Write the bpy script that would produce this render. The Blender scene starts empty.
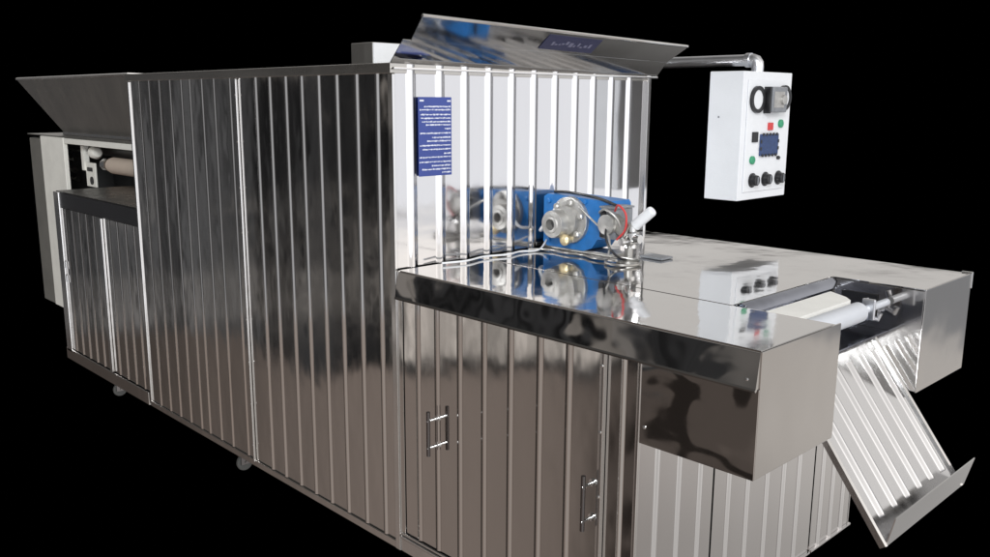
import bpy, bmesh, math, random
from mathutils import Vector, Matrix
random.seed(7)
S = bpy.context.scene
COL = S.collection
PI = math.pi

# ------------------------------------------------------------------ node helpers
class N:
    """tiny wrapper so that node graphs can be written as arithmetic"""
    def __init__(s, t, sock): s.t = t; s.s = sock
    def op(s, o, b=None, c=None):
        n = s.t.nodes.new('ShaderNodeMath'); n.operation = o
        for i, v in enumerate((s, b, c)):
            if v is None: continue
            if isinstance(v, N): s.t.links.new(v.s, n.inputs[i])
            else: n.inputs[i].default_value = v
        return N(s.t, n.outputs[0])
    def __add__(s, b): return s.op('ADD', b)
    def __sub__(s, b): return s.op('SUBTRACT', b)
    def __mul__(s, b): return s.op('MULTIPLY', b)
    def inv(s): return s.op('MULTIPLY_ADD', -1.0, 1.0)
    def ss(s, a, b):
        n = s.t.nodes.new('ShaderNodeMapRange'); n.interpolation_type = 'SMOOTHSTEP'
        for k, v in (('Value', s), ('From Min', a), ('From Max', b)):
            if isinstance(v, N): s.t.links.new(v.s, n.inputs[k])
            else: n.inputs[k].default_value = v
        return N(s.t, n.outputs[0])
    def bx(s, a, b, w): return s.ss(a-w, a+w) * s.ss(b-w, b+w).inv()

def ramp(t, fac, stops):
    n = t.nodes.new('ShaderNodeValToRGB'); r = n.color_ramp
    while len(r.elements) > 1: r.elements.remove(r.elements[0])
    r.elements[0].position = stops[0][0]; r.elements[0].color = (*stops[0][1], 1)
    for p, c in stops[1:]:
        e = r.elements.new(p); e.color = (*c, 1)
    t.links.new(fac.s, n.inputs[0])
    return N(t, n.outputs[0])
def scale(t, colr, f):
    n = t.nodes.new('ShaderNodeVectorMath'); n.operation = 'SCALE'
    t.links.new(colr.s, n.inputs[0])
    if isinstance(f, N): t.links.new(f.s, n.inputs['Scale'])
    else: n.inputs['Scale'].default_value = f
    return N(t, n.outputs[0])
def addc(t, a, b):
    n = t.nodes.new('ShaderNodeVectorMath'); n.operation = 'ADD'
    t.links.new(a.s, n.inputs[0]); t.links.new(b.s, n.inputs[1])
    return N(t, n.outputs[0])
def noise(t, vec, sc, detail=2, dim='3D', rough=.5):
    n = t.nodes.new('ShaderNodeTexNoise'); n.noise_dimensions = dim
    n.inputs['Scale'].default_value = sc; n.inputs['Detail'].default_value = detail
    n.inputs['Roughness'].default_value = rough
    if dim == '1D': t.links.new(vec.s, n.inputs['W'])
    else: t.links.new(vec.s, n.inputs['Vector'])
    return N(t, n.outputs[0])
def mapped(t, vec, sc):
    n = t.nodes.new('ShaderNodeMapping'); n.inputs['Scale'].default_value = sc
    t.links.new(vec.s, n.inputs[0]); return N(t, n.outputs[0])

# ------------------------------------------------------------------ materials
def newmat(name):
    m = bpy.data.materials.new(name); m.use_nodes = True
    t = m.node_tree; b = t.nodes['Principled BSDF']
    tc = t.nodes.new('ShaderNodeTexCoord')
    return m, t, b, N(t, tc.outputs['Object'])
def steel(name, colr=(.62, .60, .58), r0=.05, r1=.14, wave=(2.2, 2.2, 1.2), amp=.004, fine=.0, streak=(9, 9, .8)):
    m, t, b, v = newmat(name)
    b.inputs['Base Color'].default_value = (*colr, 1); b.inputs['Metallic'].default_value = 1
    sm = noise(t, mapped(t, v, streak), 1.0, 4, rough=.65)
    n = t.nodes.new('ShaderNodeMapRange'); t.links.new(sm.s, n.inputs[0])
    n.inputs[1].default_value = .3; n.inputs[2].default_value = .75
    n.inputs[3].default_value = r0; n.inputs[4].default_value = r1
    rg = N(t, n.outputs[0]) + noise(t, v, 5.0, 6, rough=.7).ss(.5, .72) * .05
    t.links.new(rg.s, b.inputs['Roughness'])
    h = noise(t, mapped(t, v, wave), 1.0, 1.5)
    if fine: h = h + noise(t, mapped(t, v, tuple(6*w for w in wave)), 1.0, 1) * fine
    bp = t.nodes.new('ShaderNodeBump'); bp.inputs['Strength'].default_value = 1
    bp.inputs['Distance'].default_value = amp
    t.links.new(h.s, bp.inputs['Height']); t.links.new(bp.outputs[0], b.inputs['Normal'])
    return m
def paint(name, colr, rough=.45, var=.12, metallic=0., sc=6):
    m, t, b, v = newmat(name)
    nz = noise(t, v, sc, 5, rough=.6)
    n = t.nodes.new('ShaderNodeMix'); n.data_type = 'RGBA'
    t.links.new(nz.ss(.3, .8).s, n.inputs[0])
    n.inputs[6].default_value = (*colr, 1); n.inputs[7].default_value = (*[c*(1-var) for c in colr], 1)
    t.links.new(n.outputs[2], b.inputs['Base Color'])
    b.inputs['Roughness'].default_value = rough; b.inputs['Metallic'].default_value = metallic
    bp = t.nodes.new('ShaderNodeBump'); bp.inputs['Distance'].default_value = .0006
    t.links.new(noise(t, v, 160, 2).s, bp.inputs['Height']); t.links.new(bp.outputs[0], b.inputs['Normal'])
    return m
M = dict(
    side=steel('stainless_side_panel', amp=.0045, fine=.12, wave=(2.5, 2.5, 1.3), r0=.035, r1=.11),
    end=steel('stainless_end_panel', (.66, .65, .65), amp=.006, wave=(2.4, 2.4, 1.4), r0=.05, r1=.13),
    cab=steel('stainless_cabinet_panel', amp=.0045, fine=.1, wave=(2.6, 2.6, 1.5), r0=.04, r1=.1),
    skirt=steel('stainless_skirt', amp=.009, wave=(3.4, 3.4, 5), r0=.015, r1=.05),
    box=steel('stainless_end_box', (.58, .56, .54), amp=.006, wave=(3.2, 3.2, 3.2), r0=.05, r1=.11, streak=(4, 4, 4)),
    top=steel('stainless_tabletop', (.64, .63, .62), amp=.0055, fine=.10, wave=(2.4, 1.8, 2), r0=.03, r1=.10, streak=(3, 6, 3)),
    hood=steel('stainless_hood', (.58, .58, .58), amp=.0022, wave=(3, 2, 3), r0=.06, r1=.1),
    trim=steel('stainless_trim', (.7, .69, .68), amp=.003, wave=(5, 5, 5), r0=.1, r1=.25),
    chute=steel('stainless_chute', (.68, .68, .69), amp=.004, wave=(3, 3, 3), r0=.08, r1=.2),
    chrome=steel('chrome', (.75, .75, .75), amp=.001, r0=.06, r1=.12),
    darkchrome=steel('dark_chrome', (.16, .15, .15), amp=.001, r0=.1, r1=.2),
    bluesteel=steel('blued_sheet_steel', (.34, .36, .42), amp=.004, wave=(6, 6, 6), r0=.1, r1=.2),
    darksteel=steel('dark_sheet_steel', (.13, .125, .12), amp=.004, wave=(4, 4, 4), r0=.22, r1=.4),
    brushed=steel('brushed_steel', (.5, .48, .45), amp=.002, r0=.25, r1=.4, streak=(1, 12, 12)),
    galv=steel('galvanised_pipe', (.72, .73, .76), amp=.002, wave=(20, 20, 20), r0=.25, r1=.4),
    dull=steel('dull_sheet_steel', (.42, .41, .39), amp=.004, wave=(2, 2, 2), r0=.3, r1=.45),
    core=paint('dark_frame_paint', (.03, .03, .03), .6),
    black=paint('black_plastic', (.012, .012, .014), .3),
    rubber=paint('grey_caster_rubber', (.05, .05, .047), .6),
    white=paint('white_powder_coat', (.74, .755, .78), .35, .05),
    cream=paint('cream_frame_paint', (.85, .84, .78), .5, .12),
    greyp=paint('grey_machine_paint', (.16, .155, .14), .5, .2),
    blue=paint('blue_gearbox_paint', (.014, .17, .50), .38, .3, sc=14),
    alu=paint('cast_aluminium', (.52, .51, .49), .42, .3, .7, sc=25),
    label=paint('blue_label', (.03, .055, .25), .35, .2),
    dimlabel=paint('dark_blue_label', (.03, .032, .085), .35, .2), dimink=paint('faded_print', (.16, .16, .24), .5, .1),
    ink=paint('white_print', (.62, .64, .72), .5, .1),
    rollerwhite=paint('grey_white_roller', (.55, .57, .61), .3, .15),
    belt=paint('white_belt', (.84, .83, .79), .7, .12),
    roller=paint('pale_roller', (.55, .46, .38), .6, .15),
    brass=paint('pale_brass', (.75, .62, .38), .35, .2, .5),
    red=paint('red_lamp', (.6, .05, .05), .35), green=paint('green_button', (.03, .28, .14), .35),
    screen=paint('dark_blue_display', (.03, .06, .16), .2, .3, sc=60),
    dark=paint('grey_dial', (.22, .23, .25), .35, .3, sc=40),
)

# ------------------------------------------------------------------ mesh builder
class MB:
    def __init__(s): s.bm = bmesh.new()
    def poly(s, pts): return s.bm.faces.new([s.bm.verts.new(p) for p in pts])
    def box(s, x0, x1, y0, y1, z0, z1, bev=0, rot=None, piv=None):
        vs = [s.bm.verts.new((x, y, z)) for x in (x0, x1) for y in (y0, y1) for z in (z0, z1)]
        F = [(0,1,3,2),(4,6,7,5),(0,4,5,1),(2,3,7,6),(0,2,6,4),(1,5,7,3)]
        fs = [s.bm.faces.new([vs[i] for i in f]) for f in F]
        if bev:
            es = list({e for f in fs for e in f.edges})
            r = bmesh.ops.bevel(s.bm, geom=es, offset=bev, segments=2, affect='EDGES', profile=.5)
            vs = list({v for v in r['verts']} | {v for v in vs if v.is_valid})
        if rot is not None:
            p = Vector(piv if piv else ((x0+x1)/2, (y0+y1)/2, (z0+z1)/2))
            for v in vs: v.co = p + rot @ (v.co - p)
        return s
    def prism(s, poly, o, u, v, w, d0, d1, seg=1):
        """2-D polygon (a,b) in plane o+a*u+b*v, extruded along w from d0 to d1"""
        o, u, v, w = map(Vector, (o, u, v, w)); rings = []
        for k in range(seg+1):
            d = d0 + (d1-d0)*k/seg
            rings.append([s.bm.verts.new(o + u*a + v*b + w*d) for a, b in poly])
        n = len(poly)
        for A, B in zip(rings, rings[1:]):
            for i in range(n):
                s.bm.faces.new((A[i], A[(i+1) % n], B[(i+1) % n], B[i]))
        s.bm.faces.new(rings[0][::-1]); s.bm.faces.new(rings[-1])
        return s
    def tube(s, path, r, n=12, cap=True):
        pts = [Vector(p) for p in path]; rings = []; prev = None
        for i, p in enumerate(pts):
            a = pts[max(i-1, 0)]; b = pts[min(i+1, len(pts)-1)]
            t = (b-a).normalized()
            if prev is None:
                prev = t.orthogonal().normalized()
            prev = (prev - t*prev.dot(t)).normalized(); q = t.cross(prev)
            rr = r[i] if isinstance(r, (list, tuple)) else r
            rings.append([s.bm.verts.new(p + (prev*math.cos(2*PI*k/n) + q*math.sin(2*PI*k/n))*rr) for k in range(n)])
        for A, B in zip(rings, rings[1:]):
            for k in range(n): s.bm.faces.new((A[k], A[(k+1) % n], B[(k+1) % n], B[k]))
        if cap: s.bm.faces.new(rings[0][::-1]); s.bm.faces.new(rings[-1])
        return s
    def lathe(s, o, axis, prof, n=24):
        """prof: (distance along axis, radius)"""
        o = Vector(o); ax = Vector(axis).normalized()
        return s.tube_prof(o, ax, prof, n)
    def tube_prof(s, o, ax, prof, n):
        e = ax.orthogonal().normalized(); q = ax.cross(e); rings = []
        for d, r in prof:
            rings.append([s.bm.verts.new(o + ax*d + (e*math.cos(2*PI*k/n) + q*math.sin(2*PI*k/n))*max(r, 1e-4)) for k in range(n)])
        for A, B in zip(rings, rings[1:]):
            for k in range(n): s.bm.faces.new((A[k], A[(k+1) % n], B[(k+1) % n], B[k]))
        s.bm.faces.new(rings[0][::-1]); s.bm.faces.new(rings[-1])
        return s
    def build(s, name, mat, parent=None, loc=None, smooth=True, sharp=35):
        bm = s.bm
        bmesh.ops.recalc_face_normals(bm, faces=bm.faces)
        root = parent
        while root is not None and root.parent: root = root.parent
        base = Vector(loc) if loc is not None else (root.location.copy() if root else Vector())
        for v in bm.verts: v.co -= base
        for f in bm.faces: f.smooth = smooth
        for e in bm.edges:
            if len(e.link_faces) != 2 or e.calc_face_angle(0) > math.radians(sharp): e.smooth = False
        me = bpy.data.meshes.new(name); bm.to_mesh(me); bm.free()
        me.materials.append(M[mat])
        o = bpy.data.objects.new(name, me); COL.objects.link(o)
        wn = o.modifiers.new('weighted_normals', 'WEIGHTED_NORMAL'); wn.keep_sharp = True; wn.weight = 100; wn.mode = 'FACE_AREA'
        if parent is not None: o.parent = parent
        else: o.location = base
        return o
def tag(o, label, cat=None, group=None, kind=None):
    if label: o['label'] = label
    if cat: o['category'] = cat
    if group: o['group'] = group
    if kind: o['kind'] = kind
    return o
def thing(name, loc, label, cat, group=None):
    o = bpy.data.objects.new(name, None); o.location = loc; o.empty_display_size = .1
    COL.objects.link(o); return tag(o, label, cat, group)
def part_label(o, label): o['label'] = label; return o

def rib_profile(width, ribs, w, d, thick=.004, flat=.0):
    """outline of a sheet with pressed rounded ribs: (along, outwards)"""
    pts = [(0, -thick), (0, 0)]
    for c in ribs:
        K = 12
        for k in range(K+1):
            a = -1 + 2*k/K
            pts.append((c + a*w/2, d*(.5+.5*math.cos(PI*a))))
    pts += [(width, 0), (width, -thick)]
    return pts
def panel(name, mat, parent, o, u, n, width, z0, z1, ribs, w=.042, d=.012, seg=1):
    """upright ribbed sheet: starts at o, runs along u for width, faces n"""
    mb = MB(); mb.prism(rib_profile(width, ribs, w, d), (o[0], o[1], 0), u, n, (0, 0, 1), z0, z1, seg)
    return mb.build(name, mat, parent)

# ================================================================== camera
f, yaw, pit, roll, cx, cy = 887.1, .800785, -.197159, .005278, 2.366759, -1.829097
F = Vector((-math.sin(yaw)*math.cos(pit), math.cos(yaw)*math.cos(pit), math.sin(pit)))
R = Vector((math.cos(yaw), math.sin(yaw), 0)); U = R.cross(F)
R2 = R*math.cos(roll) + U*math.sin(roll); U2 = -R*math.sin(roll) + U*math.cos(roll)
cam = bpy.data.cameras.new('camera'); co = bpy.data.objects.new('camera', cam); COL.objects.link(co)
mt = Matrix((R2, U2, -F)).transposed().to_4x4(); mt.translation = (cx, cy, 1.7); co.matrix_world = mt
cam.sensor_width = 36; cam.lens = f/990*36; cam.clip_end = 200; cam.clip_start = .05
S.camera = co

# ================================================================== dimensions
OL, OW, OH, Z0 = 2.14, 1.377, 1.822, .10      # oven length, width, height, underside
LX = 3.37                                       # left end of the low infeed section
TX, TZ = 1.371, 1.136                           # discharge table end and height
CX = 1.03                                       # discharge cabinet end

# ------------------------------------------------------------------ tunnel oven
ov = thing('tunnel_oven', (-OL/2, OW/2, 0), 'tall ribbed stainless steel oven body with open flared hood on its bright end', 'oven')
MB().box(-OL+.01, -.012, .012, OW-.012, Z0+.005, OH-.012).build('inner_casing', 'core', ov)
ribs_r = [1.04-x for x in (.09, .207, .327, .442, .556, .668, .786, .894)]
panel('side_panel', 'side', ov, (-1.04, 0, 0), (1, 0, 0), (0, -1, 0), 1.022, Z0+.03, OH-.03, sorted(ribs_r), w=.030, d=.0075)
ribs_l = [OL-x for x in (2.02, 1.905, 1.79, 1.675, 1.56, 1.474, 1.359, 1.248, 1.107)]
panel('side_panel', 'side', ov, (-OL, 0, 0), (1, 0, 0), (0, -1, 0), OL-1.046, Z0+.03, OH-.03, sorted(ribs_l), w=.026, d=.0058)
panel('rear_panel', 'side', ov, (0, OW, 0), (-1, 0, 0), (0, 1, 0), OL, Z0+.03, OH-.03, [.1+.115*i for i in range(18)])
ribs_e = [.066, .193, .309, .425, .544, .662, .781, .9, 1.011, 1.127, 1.246]
panel('end_panel', 'end', ov, (0, .004, 0), (0, 1, 0), (1, 0, 0), OW-.008, TZ-.1, OH-.004, ribs_e, w=.048, d=.0088)
panel('end_panel', 'side', ov, (-OL, OW, 0), (0, -1, 0), (-1, 0, 0), OW, Z0+.03, OH-.03, [.1+.115*i for i in range(11)])
# trims
MB().box(-OL-.006, .002, -.016, OW+.01, OH-.034, OH, .003).build('top_cover', 'brushed', ov)
MB().box(-OL-.004, -OL+.010, -.008, .01, Z0, OH-.036, .004).build('corner_trim', 'trim', ov)
MB().box(-.022, .004, -.010, .002, Z0, OH-.036, .002).build('corner_trim', 'trim', ov)
t_ = MB().box(-1.0495, -1.0395, -.012, -.001, Z0+.02, OH-.036, .003)
for k in range(9): t_.lathe((-1.0445, -.012, .2+.19*k), (0, -1, 0), [(0, .004), (.002, .004), (.003, .002)], 10)
t_.build('seam_strip', 'trim', ov)
MB().box(-OL, 0, -.008, .004, Z0, Z0+.028, .002).build('base_rail', 'side', ov)
MB().box(-.008, .016, OW-.012, OW+.008, TZ-.1, OH-.004, .003).build('corner_trim', 'trim', ov)
# hood: two leaning sheets over the end wall with a folded rim
def sheet(mb, a0, a1, b0, b1, th=.003):
    a0, a1, b0, b1 = map(Vector, (a0, a1, b0, b1))
    nrm = (a1-a0).cross(b0-a0).normalized()*th
    mb.poly([a0, a1, b1, b0]); q = [a0+nrm, a1+nrm, b1+nrm, b0+nrm]; mb.poly(q[::-1])
    P = [a0, a1, b1, b0]
    for i in range(4): mb.poly([P[i], P[(i+1) % 4], q[(i+1) % 4], q[i]])
hd = MB(); sheet(hd, (.004, -.018, 1.823), (.004, 1.43, 1.806), (.088, -.030, 1.891), (.088, 1.387, 1.867))
hood = hd.build('hood', 'hood', ov)
hd = MB(); sheet(hd, (.086, .004, 1.889), (.086, 1.387, 1.866), (.172, -.018, 1.957), (.172, 1.415, 1.928))
hd.build('upper_leaf', 'hood', hood)
MB().tube([(.172, -.018, 1.958), (.172, 1.415, 1.929)], .0055, 8).build('rim', 'trim', hood)
MB().box(-.002, .018, -.012, 1.43, 1.800, 1.808, .002).build('hinge_strip', 'trim', hood)
# name label stuck under the upper leaf
def on_leaf(y, s, off=.0012):
    zl = 1.889 + (1.957-1.889)*s - (y/1.4)*.025; return Vector((.086+.086*s + off*.62, y, zl - off*.78))
lb = MB()
def leafquad(mb, y0, y1, s0, s1, off, th=.0008):
    a = [on_leaf(y0, s0, off), on_leaf(y1, s0, off), on_leaf(y1, s1, off), on_leaf(y0, s1, off)]
    b = [on_leaf(y0, s0, off+th), on_leaf(y1, s0, off+th), on_leaf(y1, s1, off+th), on_leaf(y0, s1, off+th)]
    mb.poly(a); mb.poly(b[::-1])
    for i in range(4): mb.poly([a[i], a[(i+1) % 4], b[(i+1) % 4], b[i]])
leafquad(lb, .575, .87, .18, .86, .004)
nl = lb.build('name_label', 'dimlabel', ov); nl['label'] = 'dark blue name label stuck under the hood'
lt = MB(); y = .62
while y < .83:
    wd = random.uniform(.008, .02); s0 = random.uniform(.38, .48)
    leafquad(lt, y, y+wd, s0, s0+random.uniform(.05, .22), .0052, .0006); y += wd + random.uniform(.004, .012)
lt.build('lettering', 'dimink', nl)
# text plate on the end wall
pl = MB().box(.0145, .0165, .088, .236, 1.447, 1.713, .0008).build('text_plate', 'label', ov)
pl['label'] = 'blue instruction plate with white lines of writing'
lines = [(.12,.18),(.16,.05),(.22,.1),(.265,.1),(.31,.1),(.35,.25),(.40,.8),(.455,.05),(.51,.4),(.555,.25),(.61,.05),(.66,.15),(.715,.75),(.76,.05),(.82,.05),(.87,.4),(.915,.1),(.96,.7)]
tx = MB()
def dash(y0, y1, zc, h): tx.box(.0164, .0169, y0, y1, zc-h/2, zc+h/2)
for fr, st in lines:
    zc = 1.713 - .266*fr; y = .088 + .148*.97
    while y > .088 + .148*st:
        wd = random.uniform(.002, .007)
        dash(max(y-wd, .091), y, zc + random.uniform(-.0006, .0006), random.choice((.003, .004, .0052)))
        y -= wd + random.choice((.0005, .0008, .0025))
dash(.094, .112, 1.701, .006); dash(.216, .232, 1.700, .005)
tx.build('lettering', 'ink', pl)
# junction box on the roof
jb = MB().box(-.40, -.27, .115, .245, OH-.002, 1.904, .003).build('junction_box', 'dull', ov)
MB().box(-.272, -.262, .118, .242, OH, 1.902, .002).box(-.263, -.2595, .215, .225, 1.872, 1.884).build('lid', 'white', jb)
# casters
def caster(x, y, parent):
    c = MB(); c.box(x-.03, x+.03, y-.03, y+.03, Z0-.004, Z0+.002)
    c.box(x-.016, x-.011, y-.024, y+.024, .05, Z0-.003).box(x+.011, x+.016, y-.024, y+.024, .05, Z0-.003)
    c.tube([(x-.02, y, .06), (x+.02, y, .06)], .006, 10)
    k = c.build('caster', 'darkchrome', parent)
    MB().lathe((x-.010, y, .057), (1, 0, 0), [(0, .030), (.003, .038), (.010, .040), (.017, .038), (.020, .030)], 24).build('wheel', 'rubber', k)
for x, y in ((-1.21, .03), (-1.21, OW-.05), (-.2, OW-.05), (-.12, .2)): caster(x, y, ov)

# ------------------------------------------------------------------ low infeed section
lo = thing('infeed_conveyor', (-(OL+LX)/2, OW/2, 0), 'low ribbed stainless infeed cabinet with black edged slab top left of the oven', 'conveyor')
MB().box(-LX+.012, -OL-.004, .014, OW-.014, Z0+.004, 1.06).build('inner_casing', 'core', lo)
panel('side_panel', 'side', lo, (-LX+.09, 0, 0), (1, 0, 0), (0, -1, 0), 1.12, Z0+.075, 1.056, [.06+.112*i for i in range(10)], w=.026, d=.006)
MB().box(-LX+.02, -OL-.002, .0, OW, 1.150, 1.156, .001).build('slab_top', 'darksteel', lo)
part_label(MB().box(-LX+.07, -OL-.002, -.004, .02, 1.058, 1.149, .003).build('front_edge', 'black', lo), 'black front edge under the slab top')
MB().box(-LX, -LX+.085, -.012, .012, Z0+.05, 1.152, .006).build('corner_post', 'trim', lo)
MB().box(-2.665, -2.63, -.014, -.001, Z0+.075, 1.056, .003).build('seam_strip', 'trim', lo)
b_ = MB().box(-LX-.01, -OL-.014, -.012, .01, Z0, Z0+.07, .003)
b_.build('base_rail', 'cab', lo)
for k in range(2):
    MB().lathe((-LX+.105, -.006, .60+.085*k), (0, 0, 1), [(0, .006), (.045, .006)], 10).build('hinge_pin', 'chrome', lo)
panel('rear_panel', 'side', lo, (-OL-.02, OW, 0), (-1, 0, 0), (0, 1, 0), LX-OL-.04, Z0+.03, 1.056, [.1+.1*i for i in range(11)])
MB().box(-LX, -LX+.012, .012, OW, Z0+.03, 1.15).build('end_panel', 'side', lo)
for x, y in ((-2.66, .03), (-2.66, OW-.05), (-3.3, OW-.05)): caster(x, y, lo)

# ------------------------------------------------------------------ dough feeder with hopper behind the low section
fe = thing('dough_feeder', (-4.3, .9, 0), 'grey and cream feeder machine with wide dull steel hopper behind the low cabinet', 'machine')
YF = .42
MB().box(-5.19, -4.87, YF+.01, 1.5, .12, 1.405, .006).build('housing', 'greyp', fe)
MB().box(-4.868, -4.385, YF-.012, YF+.02, .13, 1.428, .006).build('front_pillar', 'cream', fe)
MB().box(-4.383, -3.05, YF-.008, YF+.06, 1.388, 1.426, .004).build('top_beam', 'cream', fe)
MB().box(-4.383, -3.0, 1.38, 1.48, .2, 1.40).build('back_plate', 'core', fe)
MB().box(-4.86, -3.06, YF+.05, 1.37, .2, .9).build('bed', 'core', fe)
MB().box(-4.868, -4.80, YF+.021, 1.37, .9, 1.42).build('shade_liner', 'core', fe)  # dark sheet added to give the opening its shade
MB().box(-4.79, -3.06, .9, .95, .9, 1.42).build('shade_liner', 'core', fe)  # second added dark sheet, shades the space behind the rollers
MB().box(-3.05, -2.95, YF-.01, 1.45, .12, 1.43, .006).build('end_pillar', 'cream', fe)
MB().box(-5.20, -2.95, YF, 1.5, 1.429, 1.437, .002).build('cover_plate', 'dull', fe)
hp = MB(); T = [(-5.25, .40, 1.848), (-3.13, .40, 1.846), (-3.13, 1.3, 1.846), (-5.25, 1.3, 1.848)]
B = [(-4.62, .52, 1.44), (-3.3, .52, 1.44), (-3.3, 1.2, 1.44), (-4.62, 1.2, 1.44)]
for i in range(4):
    j = (i+1) % 4; a, b, c, d = map(Vector, (B[i], B[j], T[j], T[i]))
    sheet(hp, a, b, d, c, .004)
hopper = hp.build('hopper', 'dull', fe)
MB().tube([Vector(p) for p in T] + [Vector(T[0])], .011, 8).build('rim', 'trim', hopper)
MB().box(-4.65, -3.2, .50, .53, 1.438, 1.462, .004).build('flange', 'trim', hopper)
# rollers and adjuster in the opening
rl = MB().lathe((-3.82, .52, 1.26), (1, 0, 0), [(0, .02), (.03, .05), (.06, .045), (.062, .056), (.72, .056)], 24).build('roller', 'roller', fe)
MB().lathe((-3.95, .52, 1.26), (1, 0, 0), [(0, .03), (.05, .03), (.055, .045), (.118, .045)], 20).build('bearing', 'chrome', rl)
MB().lathe((-4.7, .75, 1.34), (1, 0, 0), [(0, .055), (1.5, .055)], 20).build('roller', 'dull', fe)
br = MB().box(-4.24, -4.07, .50, .515, 1.09, 1.26, .004)
br.box(-4.285, -4.235, .49, .53, 1.20, 1.375, .004)
brk = br.build('bracket', 'cream', fe)
MB().box(-4.20, -4.11, .494, .499, 1.2, 1.226).lathe((-4.13, .499, 1.135), (0, -1, 0), [(0, .028), (.006, .028)], 16).build('slots', 'black', brk)
MB().tube([(-4.55, .51, 1.335), (-4.08, .51, 1.335)], .009, 8).build('adjuster_screw', 'chrome', fe)
MB().lathe((-4.10, .51, 1.335), (1, 0, 0), [(0, .02), (.01, .042), (.06, .045), (.085, .03), (.09, .01)], 18).build('hand_knob', 'cream', fe)
for k, (zz, ll) in enumerate(((1.13, .16), (1.19, .1), (1.27, .13))):
    MB().tube([(-4.58, .5, zz), (-4.58+ll, .5, zz)], [.018, .012], 10).lathe((-4.58+ll, .5, zz), (1, 0, 0), [(0, .022), (.03, .022)], 12).build('adjuster_bolt', 'chrome', fe)

# ------------------------------------------------------------------ discharge table
ta = thing('discharge_table', (CX/2, OW/2, 0), 'stainless discharge table with ribbed cabinet, two end boxes and a sloping chute', 'table')
MB().box(.03, CX-.012, .014, OW-.01, Z0+.005, 1.10).build('inner_casing', 'core', ta)
SY = .36                                                     # seam between the two top sheets
MB().box(.016, TX+.002, -.004, SY, TZ-.003, TZ, .0008).build('tabletop', 'top', ta)
far = MB(); NX = 1.075
far.prism([(.016, SY+.0004), (NX, SY+.0004), (NX, .985), (TX+.004, .985), (TX+.004, OW+.004), (.016, OW+.004)], (0, 0, 0), (1, 0, 0), (0, 1, 0), (0, 0, 1), TZ-.002, TZ+.0012)
far.build('tabletop', 'top', ta)
# skirt on the front edge
sk = MB(); prof = [(.004, 0), (-.002, 0), (-.005, -.004), (-.017, -.088), (-.021, -.092), (-.018, -.097), (-.012, -.094), (-.010, -.09), (.004, -.09)]
sk.prism(prof, (0, .002, TZ-.004), (0, 1, 0), (0, 0, 1), (1, 0, 0), .006, TX, 1); sk.build('skirt', 'skirt', ta)
MB().prism(prof, (0, OW-.002, TZ-.004), (0, -1, 0), (0, 0, 1), (1, 0, 0), .006, 1.03, 8).build('skirt', 'skirt', ta)
# end boxes: near box carries a dropped strip beside the slot
nb = MB().box(CX+.001, TX-.002, .002, .405, .815, TZ-.010, .002).build('end_box', 'box', ta)
MB().box(CX+.06, TX-.01, .4052, .408, .83, TZ-.014, .0005).build('bounce_plate', 'galv', nb)  # added rough plate, bounces light onto the far box wall
e_ = MB().box(TX-.002, TX+.003, .0, .405, .813, TZ-.004, .0012)
e_.build('end_plate', 'box', nb)
MB().box(CX+.0, TX+.002, -.003, .004, .812, 1.04, .001).build('front_plate', 'skirt', nb)
for x, z in ((1.345, 1.062), (1.052, .86)):
    MB().lathe((x, -.010 if z > 1.05 else -.002, z), (0, -1, 0), [(0, .005), (.002, .005), (.004, .002)], 12).build('rivet', 'chrome', nb)
fb = MB().box(NX+.01, TX-.002, .985, OW, .808, TZ-.004, .002).build('end_box', 'box', ta)
MB().box(TX-.002, TX+.003, .983, OW+.003, .806, TZ+.002, .0012).build('end_plate', 'box', fb)
MB().box(TX-.03, TX+.006, OW+.001, OW+.012, TZ-.05, TZ+.006, .002).build('tab', 'trim', fb)
# slot: back wall, dark shaft hole, belt nose
MB().box(NX-.004, NX, SY+.04, .985, .93, TZ-.004).build('slot_wall', 'bluesteel', ta)
fl = MB(); fl.prism([(0, 0), (.02, -.008), (.032, -.024), (.032, -.028), (.018, -.013), (0, -.004)], (NX, 0, TZ-.002), (1, 0, 0), (0, 0, 1), (0, 1, 0), SY+.05, .985)
fl.build('slot_lip', 'bluesteel', ta)
MB().box(1.11, 1.228, .979, .9835, 1.018, 1.098, .001).build('shaft_hole', 'black', ta)  # flat black plate standing for the shade inside an opening
bl = MB()
bl.prism([(1.135, .41), (1.236, .41), (1.236, .765), (1.206, .80), (1.135, .845)], (0, 0, 0), (1, 0, 0), (0, 1, 0), (0, 0, 1), 1.104, 1.116)
belt = bl.build('conveyor_belt', 'belt', ta); belt['label'] = 'off white belt board ending at the roller in the slot'
br_ = MB().lathe((1.262, .41, 1.083), (0, 1, 0), [(0, .031), (.355, .031), (.358, .029), (.36, .012), (.56, .012)], 24).build('belt_roller', 'rollerwhite', ta)
MB().box(1.245, 1.285, .825, .838, 1.05, 1.115, .004).build('collar', 'galv', br_)
k_ = MB().box(1.20, 1.215, .86, .975, 1.03, 1.045, .002).tube([(1.225, .90, 1.10), (1.235, .90, 1.07), (1.225, .90, 1.04), (1.26, .92, 1.035), (1.265, .92, 1.055)], .009, 10)
k_.build('tension_hook', 'galv', ta)
MB().box(1.15, 1.27, .41, .98, .985, .990, .001).build('slot_floor', 'bluesteel', ta)
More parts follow.
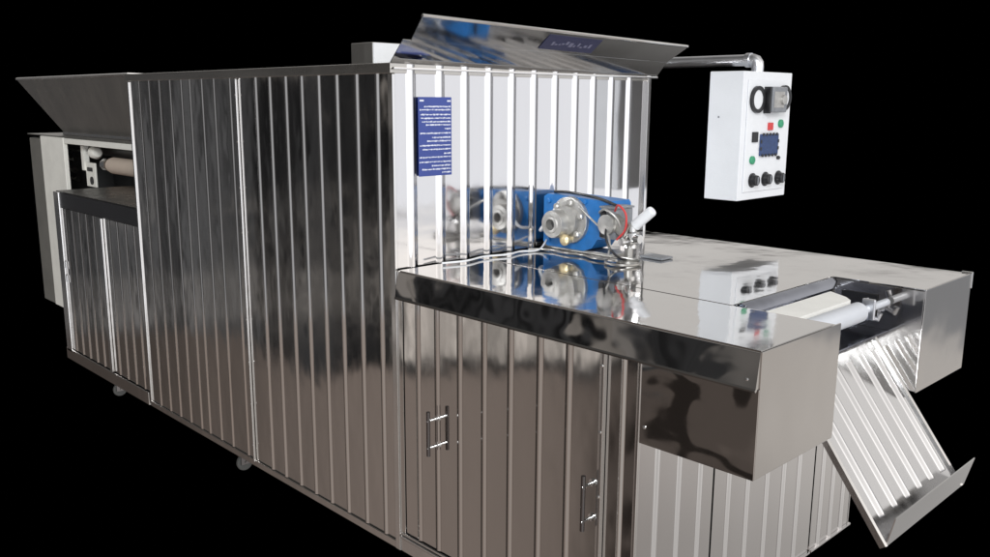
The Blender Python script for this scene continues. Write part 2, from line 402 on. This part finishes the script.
# chute
p0 = Vector((1.222, 0, .962)); p1 = Vector((1.528, 0, .548)); sl = (p1-p0).normalized(); ln = (p1-p0).length
nn = Vector((0, 1, 0)).cross(sl); nn = nn if nn.x > 0 else -nn
cw0, cw1 = .435, .978
pf = rib_profile(cw1-cw0, [.06+.088*i for i in range(6)], .034, .010, .003)
pf = [(0, .012)] + [(0.0, -.003)] + pf[2:-1] + [(cw1-cw0-.0, -.003)]
pf = rib_profile(cw1-cw0, [.06+.088*i for i in range(6)], .040, .0088, .003)
ch = MB(); ch.prism(pf, p0 + Vector((0, cw0, 0)), (0, 1, 0), nn, sl, .045, ln-.06)
cho = ch.build('chute', 'chute', ta); cho['label'] = 'sloping ribbed chute with turned up lip'
for d0, d1 in ((ln-.0601, ln), (-.03, .0449)):
    MB().prism([(0, -.003), (cw1-cw0, -.003), (cw1-cw0, .0), (0, .0)], p0 + Vector((0, cw0, 0)), (0, 1, 0), nn, sl, d0, d1).build('end_strip', 'chute', cho)
for yy, sg in ((cw0, -1), (cw1, 1)):
    MB().prism([(0, -.013), (sg*.010, -.013), (sg*.012, .006), (sg*.006, .010), (0, .006)], p0 + Vector((0, yy+sg*.0005, 0)), (0, 1, 0), nn, sl, .0, ln+.004).build('side_flange', 'trim', cho)
lp = MB(); sheet(lp, (1.530, cw0-.004, .545), (1.530, cw1+.03, .545), (1.549, cw0-.004, .632), (1.549, cw1+.045, .632), .003)
lp.build('lip', 'hood', cho)
# cabinet panels
PZ1 = 1.040
ap = panel('access_panel', 'cab', ta, (.034, 0, 0), (1, 0, 0), (0, -1, 0), .868, .178, PZ1, [x-.034 for x in (.109, .208, .32, .434, .55, .671, .784)], w=.03, d=.006)
for x0, z0, z1 in ((.209, .535, .690), (.881, .515, .68)):
    hb = MB().tube([(x0, -.042, z0), (x0, -.042, z1)], .0068, 12).build('handle', 'darkchrome', ap)  # dark reflection on the bar is put into its base colour
    for z in (z0+.028, z1-.032): MB().lathe((x0, -.0005, z), (0, -1, 0), [(0, .012), (.003, .012), (.0035, .005), (.046, .005), (.048, .003)], 12).build('standoff', 'chrome', ap)
es_ = MB().box(.905, .922, -.016, .004, Z0+.01, PZ1, .003)
for z in (.2, .43, .62, .81, 1.0): es_.lathe((.9135, -.0155, z), (0, -1, 0), [(0, .005), (.003, .005), (.004, .003)], 10)
es_.build('edge_strip', 'trim', ta)
panel('front_panel', 'cab', ta, (.924, 0, 0), (1, 0, 0), (0, -1, 0), CX-.928, Z0+.005, PZ1, [.054], w=.02, d=.006)
MB().box(.0045, .03, -.004, .006, Z0+.005, PZ1, .001).build('front_panel', 'cab', ta)
MB().box(CX-.006, CX+.006, -.006, .006, Z0, PZ1-.002, .002).build('corner_trim', 'trim', ta)
rr = MB().box(.008, .90, -.006, .02, Z0, .150, .002).box(.008, .90, -.012, .02, .151, .162, .003).box(.008, .90, -.008, .02, .163, .174, .003)
rr.build('base_rail', 'trim', ta)
for (y0, y1), rb in zip(((.01, .385), (.395, 1.055), (1.065, 1.385)), ((.095, .204, .315), (.48, .597, .721, .833, .943), (1.13, 1.22, 1.313))):
    panel('end_panel', 'end', ta, (CX, y0, 0), (0, 1, 0), (1, 0, 0), y1-y0, Z0+.005, 1.10, [r-y0 for r in rb], w=.028, d=.0085)
    MB().box(CX, CX+.0105, y0, y1, Z0-.002, Z0+.0048, .001).build('base_rail', 'end', ta)
panel('rear_panel', 'cab', ta, (CX, OW, 0), (-1, 0, 0), (0, 1, 0), CX-.01, Z0+.005, PZ1, [.1+.115*i for i in range(8)])
for x, y in ((.15, OW-.05), (.9, .1), (.9, OW-.05), (.2, .1)): caster(x, y, ta)

# ------------------------------------------------------------------ control box on its pipe
cb = thing('control_box', (.32, 1.7, 1.29), 'white control cabinet with dials and buttons hanging from a horizontal pipe', 'control box')
BX0, BX1, BY0, BY1, BZ0, BZ1 = .237, .398, 1.495, 1.898, 1.292, 1.828
MB().box(BX0, BX1, BY0, BY1, BZ0, BZ1, .004).build('cabinet', 'white', cb)
MB().box(BX1+.0005, BX1+.006, BY0+.035, BY1-.026, BZ0+.034, BZ1-.034, .003).build('door', 'white', cb)
FX = BX1+.006
def fp(a, b): return (BY0 + a*(BY1-BY0), BZ1 - b*(BZ1-BZ0))    # fractions across / down the front
def ring(a, b, ro, ri, name, mat, dep=.012):
    y, z = fp(a, b); return MB().lathe((FX, y, z), (1, 0, 0), [(0, ro), (dep, ro), (dep, ri), (dep*.4, ri*.98), (dep*.4, .0005)], 28).build(name, mat, cb)
g = ring(.25, .215, .056, .041, 'gauge', 'black'); y, z = fp(.25, .215)
MB().lathe((FX+.005, y, z), (1, 0, 0), [(0, .0405), (.0015, .0405)], 24).build('dial', 'white', g)
g = ring(.80, .20, .054, .041, 'gauge', 'black'); y, z = fp(.80, .20)
MB().lathe((FX+.005, y, z), (1, 0, 0), [(0, .0405), (.0015, .0405)], 24).build('dial', 'white', g)
y0, z0 = fp(.43, .315); y1, z1 = fp(.74, .115)
sw = MB().box(FX, FX+.035, y0, y1, z0, z1, .006).build('timer', 'dark', cb)
MB().box(FX+.0352, FX+.037, y0+.012, y1-.03, z0+.02, z1-.02).lathe((FX+.035, (y0+y1)/2+.02, (z0+z1)/2), (1, 0, 0), [(0, .022), (.012, .02), (.013, .004)], 18).build('knob', 'alu', sw)
MB().box(FX, FX+.03, y0-.014, y0-.001, z0-.004, z1, .002).build('bracket', 'black', sw)
def disc(a, b, r, name, mat, dep=.012):
    y, z = fp(a, b); MB().lathe((FX, y, z), (1, 0, 0), [(0, r*1.18), (dep*.7, r*1.18), (dep, r*.8)], 18).build(name, mat, cb)
def rect(a0, a1, b0, b1, name, mat, dep=.008):
    ya, za = fp(a0, b1); yb, zb = fp(a1, b0); return MB().box(FX, FX+dep, ya, yb, za, zb, .0015).build(name, mat, cb)
rect(.51, .60, .395, .455, 'red_switch', 'red'); disc(.77, .405, .015, 'green_button', 'green'); disc(.22, .685, .015, 'green_button', 'green')
rect(.20, .30, .465, .545, 'rocker_switch', 'black')
sc_ = rect(.36, .73, .485, .655, 'display', 'screen')
ya, za = fp(.36, .655); yb, zb = fp(.73, .485)
def key(y0, y1, z0, z1, d=.0105): MB().box(FX+.0082, FX+d, y0, y1, z0, z1, .0005).build('key', 'black', sc_)
for i in range(5):
    key(ya+.009+i*.028, ya+.024+i*.028, zb-.007, zb+.005); key(ya+.009+i*.028, ya+.024+i*.028, za-.005, za+.007)
for zz in (za+.03, za+.06): key(ya-.004, ya+.008, zz-.007, zz+.007, .0095); key(yb-.008, yb+.004, zz-.007, zz+.007, .0095)
disc(.76, .68, .007, 'small_screw', 'black')
for a in (.255, .52, .80):
    y, z = fp(a, .845)
    kb = MB().lathe((FX, y, z), (1, 0, 0), [(0, .031), (.004, .031), (.005, .025), (.026, .022), (.028, .018)], 20).build('selector_knob', 'black', cb)
    MB().box(FX+.028, FX+.031, y-.004, y+.004, z-.016, z+.016, .001).build('pointer', 'dark', kb)
MB().lathe((.29, BY0-.0005, 1.64), (0, -1, 0), [(0, .004), (.002, .004)], 10).build('small_screw', 'dark', cb)
pp = [(-.34, 1.25, OH+.001), (-.34, 1.25, 1.84), (-.34, 1.262, 1.862), (-.34, 1.29, 1.877), (-.34, 1.60, 1.877), (-.335, 1.625, 1.877), (-.318, 1.643, 1.877), (-.29, 1.65, 1.877), (.33, 1.65, 1.877)]
pipe = MB().tube(pp, .024, 20).build('support_pipe', 'galv', cb)
el = [(.33, 1.65, 1.877), (.346, 1.65, 1.877), (.359, 1.65, 1.873), (.366, 1.65, 1.863), (.368, 1.65, 1.85), (.368, 1.65, BZ1-.002)]
MB().tube(el, .0255, 20).lathe((.315, 1.65, 1.877), (1, 0, 0), [(0, .030), (.022, .030)], 20).build('elbow', 'galv', pipe)

# ------------------------------------------------------------------ gear motor on the table
gm = thing('gear_motor', (.18, .8, TZ+.002), 'blue gear motor with grey cast flange standing in front of the bright end wall', 'motor')
TZ2 = TZ+.0025
gb = MB(); pr = [(.03, 1.165), (.05, 1.150), (.235, 1.150), (.275, 1.165), (.30, 1.20), (.355, 1.205), (.358, 1.335), (.35, 1.345), (.05, 1.352), (.03, 1.34)]
gb.prism(pr, (0, 0, 0), (1, 0, 0), (0, 0, 1), (0, 1, 0), .70, .82, 1)
gbo = gb.build('gearbox', 'blue', gm)
for x, z in ((.06, 1.325), (.06, 1.175), (.145, 1.335), (.24, 1.335), (.33, 1.32), (.33, 1.225)):
    MB().lathe((x, .7, z), (0, -1, 0), [(0, .009), (.006, .009), (.008, .005)], 6).build('bolt', 'blue', gbo)
MB().box(.02, .37, .715, .81, TZ2, 1.151, .002).build('base_plate', 'dull', gm)
fl = MB().lathe((.172, .70, 1.262), (0, -1, 0), [(0, .088), (.016, .088), (.020, .082), (.022, .060), (.04, .055)], 28)
for k in range(6):
    a = k*PI/3+.3; fl.lathe((.172+.07*math.cos(a), .684, 1.262+.07*math.sin(a)), (0, -1, 0), [(0, .013), (.016, .013), (.02, .008)], 10)
flo = fl.build('flange', 'alu', gm)
MB().lathe((.142, .675, 1.248), (0, -1, 0), [(0, .056), (.05, .052), (.053, .050), (.056, .034), (.06, .031), (.062, .021), (.03, .018), (.028, .001)], 28).build('hub', 'alu', flo)
MB().lathe((.142, .645, 1.248), (0, -1, 0), [(0, .0175), (.004, .0175)], 20).build('bore', 'black', flo)
fv = MB().lathe((.188, .66, 1.192), (0, -1, 0), [(-.03, .012), (.0, .012), (.002, .020), (.018, .022), (.026, .014), (.028, .004)], 18)
fv.build('drain_plug', 'brass', gm)
md = MB().lathe((.16, .82, 1.24), (0, 1, 0), [(0, .075), (.02, .08), (.03, .066), (.10, .066), (.11, .07), (.12, .06), (.122, .02)], 28)
for k in range(20):
    a = 2*PI*k/20; c = Vector((.16+.069*math.cos(a), 0, 1.24+.069*math.sin(a)))
    md.box(c.x-.007, c.x+.007, .855, .915, c.z-.002, c.z+.002, rot=Matrix.Rotation(-a, 3, 'Y'), piv=(c.x, .885, c.z))
md.build('motor_body', 'blue', gm)
tb = MB().box(.345, .415, .66, .76, 1.215, 1.325, .005).box(.342, .418, .655, .765, 1.325, 1.333, .002)
tbo = tb.build('terminal_box', 'dark', gm)
MB().lathe((.385, .66, 1.27), (0, -1, 0), [(0, .036), (.02, .036), (.022, .028), (.024, .002)], 22).build('dial', 'alu', tbo)
MB().box(.348, .372, .652, .66, 1.22, 1.32, .002).build('fins', 'black', tbo)
# clamp and lever beside the motor
cl = thing('lever_valve', (.46, .72, TZ2), 'small chrome lever valve with tilted silver handle right of the blue motor', 'valve')
v_ = MB().lathe((.455, .70, TZ2+.05), (0, 0, 1), [(0, .02), (.03, .02), (.032, .03), (.055, .03), (.06, .018), (.09, .018)], 16)
v_.lathe((.42, .70, TZ2+.085), (1, 0, 0), [(0, .018), (.02, .024), (.05, .024), (.075, .016)], 14)
v_.lathe((.455, .72, TZ2+.075), (0, -1, 0), [(0, .022), (.05, .022), (.052, .012), (.08, .012)], 14)
v_.build('valve_body', 'chrome', cl)
MB().lathe((.462, .70, TZ2+.125), (.75, .1, .66), [(0, .008), (.012, .020), (.02, .019), (.095, .019), (.1, .016), (.102, .006)], 20).build('handle', 'white', cl)
MB().lathe((.455, .69, TZ2), (0, 0, 1), [(0, .045), (.008, .045), (.012, .016), (.052, .016)], 20).build('foot', 'dull', cl)
MB().box(.40, .47, .655, .668, TZ2+.1, TZ2+.16, .003, rot=Matrix.Rotation(.5, 3, 'Y')).build('guard_plate', 'dull', cl)
pt = MB().box(.42, .52, .80, .87, TZ2, TZ2+.008, .002).build('dark_plate', 'dark', None, loc=(.46, .83, TZ2))  # thin dark grey plate on the tabletop
tag(pt, 'dark grey flat plate lying on the steel table behind the lever valve', 'bracket')
# cables
def spline(ctrl, n=10):
    P = [Vector(c) for c in ctrl]; P = [P[0]*2-P[1]] + P + [P[-1]*2-P[-2]]; out = []
    for i in range(1, len(P)-2):
        for k in range(n):
            t = k/n; a, b, c, d = P[i-1:i+3]
            out.append(.5*((2*b) + (c-a)*t + (2*a-5*b+4*c-d)*t*t + (3*b-a-3*c+d)*t**3))
    out.append(P[-2]); return out
def cable(ctrl, r, mat, label):
    o = MB().tube(spline(ctrl), r, 8).build('cable', mat, None, loc=ctrl[0]); tag(o, label, 'cable')
zt = TZ2+.006
cable([(.05, .74, 1.357), (.13, .72, 1.362), (.22, .715, 1.358), (.31, .70, 1.352), (.385, .69, 1.338), (.395, .69, 1.334)], .0055, 'black', 'black cable running along the top of the blue gear motor')
cable([(.035, .69, 1.21), (.055, .655, 1.215), (.085, .65, 1.245), (.115, .67, 1.30), (.125, .695, 1.335)], .006, 'white', 'white cable curling up the left face of the blue motor')
cable([(.24, .665, 1.32), (.30, .65, 1.29), (.35, .645, 1.262), (.385, .645, 1.25), (.40, .65, 1.20), (.395, .65, 1.16)], .004, 'alu', 'grey cable looping from the motor flange to the terminal box')
cable([(.40, .63, zt), (.44, .585, zt), (.50, .59, zt), (.53, .64, zt), (.50, .69, zt+.004), (.44, .66, zt+.012), (.43, .62, zt+.01), (.47, .60, zt+.012)], .005, 'dull', 'coiled grey cable end under the lever valve')
cable([(.41, .66, 1.32), (.44, .64, 1.345), (.47, .645, 1.315), (.465, .65, 1.26), (.43, .65, 1.22)], .0035, 'red', 'thin reddish wire arched over the terminal box')
cable([(.05, .16, zt), (.07, .26, zt), (.05, .36, zt), (.075, .46, zt), (.06, .54, zt), (.08, .62, zt), (.05, .70, zt+.03)], .0035, 'white', 'white cable snaking over the table along the end wall')
cable([(.045, .60, zt), (.08, .64, zt), (.13, .655, zt), (.20, .64, zt), (.27, .655, zt), (.34, .63, zt), (.40, .64, zt)], .004, 'dull', 'grey cable lying along the foot of the blue motor')
cable([(.33, .69, 1.30), (.345, .655, 1.31), (.39, .632, 1.325), (.43, .64, 1.30), (.44, .66, 1.26), (.455, .675, 1.235)], .0045, 'alu', 'grey wire running from the terminal box down to the lever valve')
cable([(.385, .645, 1.262), (.40, .625, 1.23), (.425, .62, 1.19), (.45, .64, 1.16), (.46, .67, 1.15)], .0045, 'black', 'short black hose curving down from the dial to the valve foot')

# ================================================================== light
W = bpy.data.worlds.new('World'); S.world = W; W.use_nodes = True
t = W.node_tree; bg = t.nodes['Background']
tc = t.nodes.new('ShaderNodeTexCoord'); sp = t.nodes.new('ShaderNodeSeparateXYZ'); t.links.new(tc.outputs['Generated'], sp.inputs[0])
X, Y, Z = (N(t, o) for o in sp.outputs)
az = Y.op('ARCTAN2', X) * (180/PI); el = Z.op('ARCSINE') * (180/PI)
pos = (az + 180.) * (1/360)  # surrounding light painted by direction for the steel to mirror, black across the view
def stops(L, tint=(1, 1, 1)):
    out = []
    for e in L:
        a, v = e[0], e[1]; c = e[2] if len(e) > 2 else tint
        out.append(((a+180)/360, tuple(v*k for k in c)))
    return out
TP = (1, .83, .74); NE = (1, .965, .93); CO = (.97, .985, 1.03)
floor_c = ramp(t, pos, stops([(-180, .02, TP), (-170, .05, TP), (-158, .08, TP), (-150, .17, TP), (-142, .27, TP), (-131, .22, TP), (-127.5, .10, TP), (-118, .10, TP), (-113, .3, TP), (-90, .36, TP),
    (-30, .6, NE), (-10, .9, NE), (20, .95, NE), (34, .62, NE), (40, .60, (1, .93, .88)), (52, .52, (1, .92, .86)), (62, .62, (1, .95, .9)), (66, .66, (1, .95, .9)), (74, .58, NE), (90, .6, NE), (100, 0), (168, 0), (180, .02, TP)]))
wall_c = ramp(t, pos, stops([(-180, .02), (-165, .07), (-154, .085), (-150, .035), (-143, .025), (-126, .03), (-104, .05),
    (-96, .2), (-84, .42), (-70, .7), (-44, .7), (-34, 1.5), (-20, 1.9), (17, 1.9), (24, 1.2), (56, 1.15), (59, .3), (72, .3), (92, .25), (101, 0), (167, 0), (180, .02)], CO))
overhead_glow_c = ramp(t, pos, stops([(-180, .3), (-165, .1), (-120, .25), (-60, .35), (-20, 1.3), (20, 2.1), (50, 1.5), (57, .85), (76, .85), (90, .75), (104, .66), (160, .66), (180, .3)], NE))  # overhead glow added just above the view, mirrored by the tabletop
azn = noise(t, az, .13, 3, '1D')
calm = az.bx(-143, -126, 1.5) * -.75 + 1.
eb = (azn - .5) * calm * 3.0 - 13.5 - az.bx(-151, -124, 6) * 4.0
m_floor = el.ss(eb - .45, eb + .45).inv()
m_overhead_glow = el.ss(7.2, 9.2)
m_wall = (m_floor + m_overhead_glow).inv()
low_band = el.ss(eb + .8, eb + 1.1) * el.ss(-12.4, -11.6).inv() * az.bx(-142, -127, 1.5)
mid_band = el.bx(-13.5, -10.5, .6) * az.bx(-172, -143, 2) * m_floor.inv()
cmb = t.nodes.new('ShaderNodeCombineXYZ'); t.links.new(az.s, cmb.inputs[0]); t.links.new(el.s, cmb.inputs[1])
blob = noise(t, N(t, cmb.outputs[0]), .16, 2).ss(.53, .60) * az.bx(-172, -118, 4) * el.bx(-16, 9, 1.5) * (az.bx(-153, -143, 1.5) * el.ss(-7, -4).inv() * -1. + 1.)
vo = t.nodes.new('ShaderNodeTexVoronoi'); vo.feature = 'DISTANCE_TO_EDGE'; vo.inputs['Scale'].default_value = .75
t.links.new(cmb.outputs[0], vo.inputs['Vector'])
cells = N(t, vo.outputs['Distance']).ss(.02, .12).inv() * az.bx(-153, -143, 1.0) * el.bx(-15, -5.5, 1.0)
streaks = noise(t, N(t, cmb.outputs[0]), .12, 1).ss(.5, .525) * az.bx(-127.5, -116, 1.0)
stripe = noise(t, az, .45, 3, '1D').ss(.35, .65) * 1.2 + .35
dark_side = az.bx(-172, -122, 3)
wall_f = m_wall * (dark_side * (stripe - 1.) + 1.)
far_dim = (el.ss(-28, -19).inv() * az.bx(-20, 98, 8)) * -.3 + 1.
top_f = m_overhead_glow * (el.ss(24, 34) * -.45 + 1.)
band_c = ramp(t, pos, [(0, (1, .92, .85))])
c = addc(t, addc(t, scale(t, floor_c, m_floor * far_dim * (streaks * -.75 + 1.)), scale(t, wall_c, wall_f)), scale(t, overhead_glow_c, top_f))
c = addc(t, c, scale(t, band_c, low_band * stripe * .5 + mid_band * stripe * .06 + m_wall * cells * .07 + m_wall * blob * (az.bx(-146, -127, 3) * .10 + .13)))
t.links.new(c.s, bg.inputs['Color']); bg.inputs['Strength'].default_value = 1.0

def area(name, loc, to, sx, sy, power, colr):
    l = bpy.data.lights.new(name, 'AREA'); l.shape = 'RECTANGLE'; l.size = sx; l.size_y = sy; l.energy = power; l.color = colr
    o = bpy.data.objects.new(name, l); COL.objects.link(o); o.location = loc
    o.rotation_euler = (Vector(to)-Vector(loc)).to_track_quat('-Z', 'Y').to_euler()
area('added_key_lamp', (5.0, -6.0, 5.0), (-.8, .6, 1.2), 2.2, 2.2, 660, (.95, .98, 1.0))  # added key lamp, brightens the control box and feeder; no window there

S.view_settings.view_transform = 'Standard'; S.view_settings.look = 'None'; S.view_settings.gamma = 1; S.view_settings.exposure = 0
S.cycles.max_bounces = 12; S.cycles.glossy_bounces = 8
